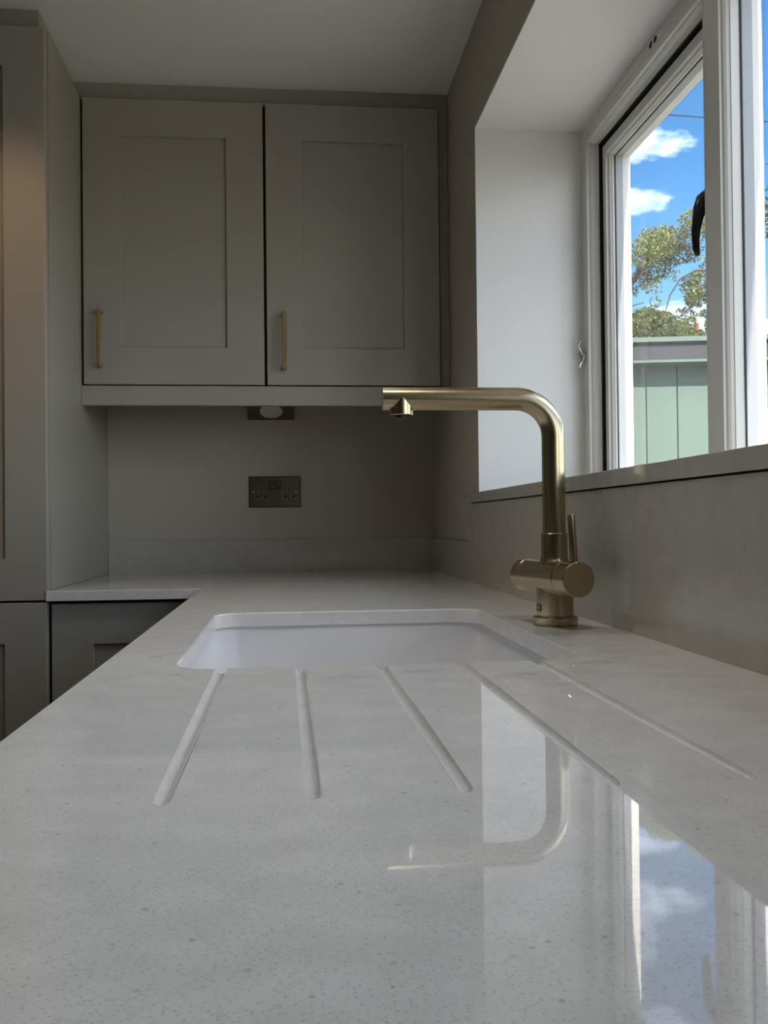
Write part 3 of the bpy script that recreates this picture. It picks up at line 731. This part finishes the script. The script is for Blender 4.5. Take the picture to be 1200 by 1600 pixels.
bb = blobs_of(sp3, 12.6, rn)
bb = [(x * 1.145, y, .142 + (z - .142) * 1.145, a, b_, c_, q) for x, y, z, a, b_, c_, q in bb] + [(4.7, 12.8, 1.8, .8, .5, .7, .8), (3.6, 12.8, 2.1, .7, .5, .7, .8), (5.7, 12.8, 1.7, .6, .5, .6, .8)]
tree('round_bush_tree', 'dense rounded green tree low behind the shed roof', bb, 34000, .030, 13, 'leaf2',
     [(4.9, 12.7, ZG, .12), (4.9, 12.7, 1.0, .09), (4.95, 12.7, 2.1, .05)], [])
bb = [(6.45, 10.8, 3.9, .7, .6, .75, 1), (6.75, 10.8, 3.1, .8, .7, .8, 1.1), (6.5, 10.8, 2.4, .5, .6, .5, 1.1), (7.2, 11, 3.8, .8, .7, .9, 1), (7.3, 11, 2.4, .9, .7, .7, 1), (6.02, 10.7, 4.35, .28, .3, .28, .8), (5.95, 10.7, 3.7, .25, .3, .3, .8)]
tree('broad_tree', 'tall leafy tree at the right edge, seen through the near pane', bb, 26000, .034, 14, 'leaf',
     [(6.7, 11.0, ZG, .2), (6.7, 11.0, 1.6, .16), (6.7, 10.9, 3.6, .06)], [[(6.7, 10.9, 2.6, .05), (6.3, 10.8, 3.5, .02), (6.1, 10.75, 4.0, .01)]])

ch = thing('chimney', 'small orange brick chimney peeping through the birch leaves', 'chimney', (10.0, 22.2, ZG))
obj('stack', box(9.915, 10.085, 22.1, 22.3, ZG, 4.78), 'brick', ch)
obj('chimney_crown', box(9.89, 10.11, 22.08, 22.32, 4.70, 4.76, .01), 'brick', ch)
obj('chimney_pot', lathe((10.0, 22.2, 4.77), (0, 0, 1), [(0.06, 0), (0.05, .04), (0.045, .14), (0.06, .16), (0.04, .17)], 20), 'brick', ch, 35)

pts = []
for i in range(41):
    f_ = i / 40; x = -2 + 16 * f_
    pts.append((x, 9.0, 4.1521 - 0.0325 * (x - 3.763) + 0.0012 * (x - 3.763) ** 2 * 0))
o = obj('street_cable', tube(pts, 0.007, 8), 'cable')
tag(o, 'thin dark overhead cable crossing the blue sky', 'cable')
for nm, xx in (('street_pole', -2.0), ('street_pole', 14.0)):
    zt_ = 4.1521 - 0.0325 * (xx - 3.763) - 0.330
    o = obj(nm, lathe((xx, 9.0, ZG), (0, 0, 1), [(0.12, 0), (0.09, zt_ - ZG - .02), (0.085, zt_ - ZG + 0.3)], 14), 'bark', None, 35)
    tag(o, 'wooden pole carrying the %s end of the overhead cable' % ('left' if xx < 0 else 'right'), 'pole')

# ---------------------------------------------------------------- ceiling downlights: warm one by the larder; neutral ones unseen, added to brighten
def downlight(x, y, watts, col, size, soft, lab):
    t_ = thing('downlight', lab, 'light fixture', (x, y, ZC - 0.012), 'recessed ceiling downlights')
    obj('bezel', lathe((x, y, ZC - 0.0005), (0, 0, -1), [(0.055, 0), (0.055, 0.003), (0.045, 0.006), (0.040, 0.002)], 32, cap0=False, cap1=False), 'chrome', t_, 35)
    ld = bpy.data.lights.new('downlight_lamp', 'SPOT'); ld.energy = watts; ld.color = col; ld.spot_size = math.radians(size); ld.spot_blend = 0.9; ld.shadow_soft_size = soft
    lo = bpy.data.objects.new('downlight_lamp', ld); C.objects.link(lo); lo.parent = t_; lo.location = (0, 0, -0.002)
WARM = (1.0, 0.62, 0.33)
NEUT = (1.0, 0.95, 0.90)  # colour of the added fill lamps
downlight(-0.62, 1.90, 4.5, WARM, 92, 0.03, 'recessed ceiling downlight nearest the tall larder cabinet')
downlight(0.10, 1.58, 5.5, NEUT, 114, 0.06, 'added unseen fill downlight above the sink')
downlight(0.18, 0.90, 6.5, NEUT, 100, 0.06, 'added unseen fill downlight above the drainer')
downlight(-1.6, 0.2, 4, NEUT, 150, 0.06, 'added unseen fill downlight in the middle of the room')

# sampling portals at the two openings (they give no light of their own)
def portal(loc, sx, sy, rot):
    ld = bpy.data.lights.new('portal', 'AREA'); ld.shape = 'RECTANGLE'; ld.size = sx; ld.size_y = sy; ld.cycles.is_portal = True
    lo = bpy.data.objects.new('portal', ld); C.objects.link(lo); lo.location = loc; lo.rotation_euler = rot
portal((XOUT + 0.01, (YWN + YJ) / 2, (ZS1 + ZL) / 2 + Z0), 0.9, 2.3, (0, math.radians(90), 0))
#portal((-1.9, YR - 0.22, 0.13 + Z0), 0.85, 2.2, (math.radians(90), 0, 0))
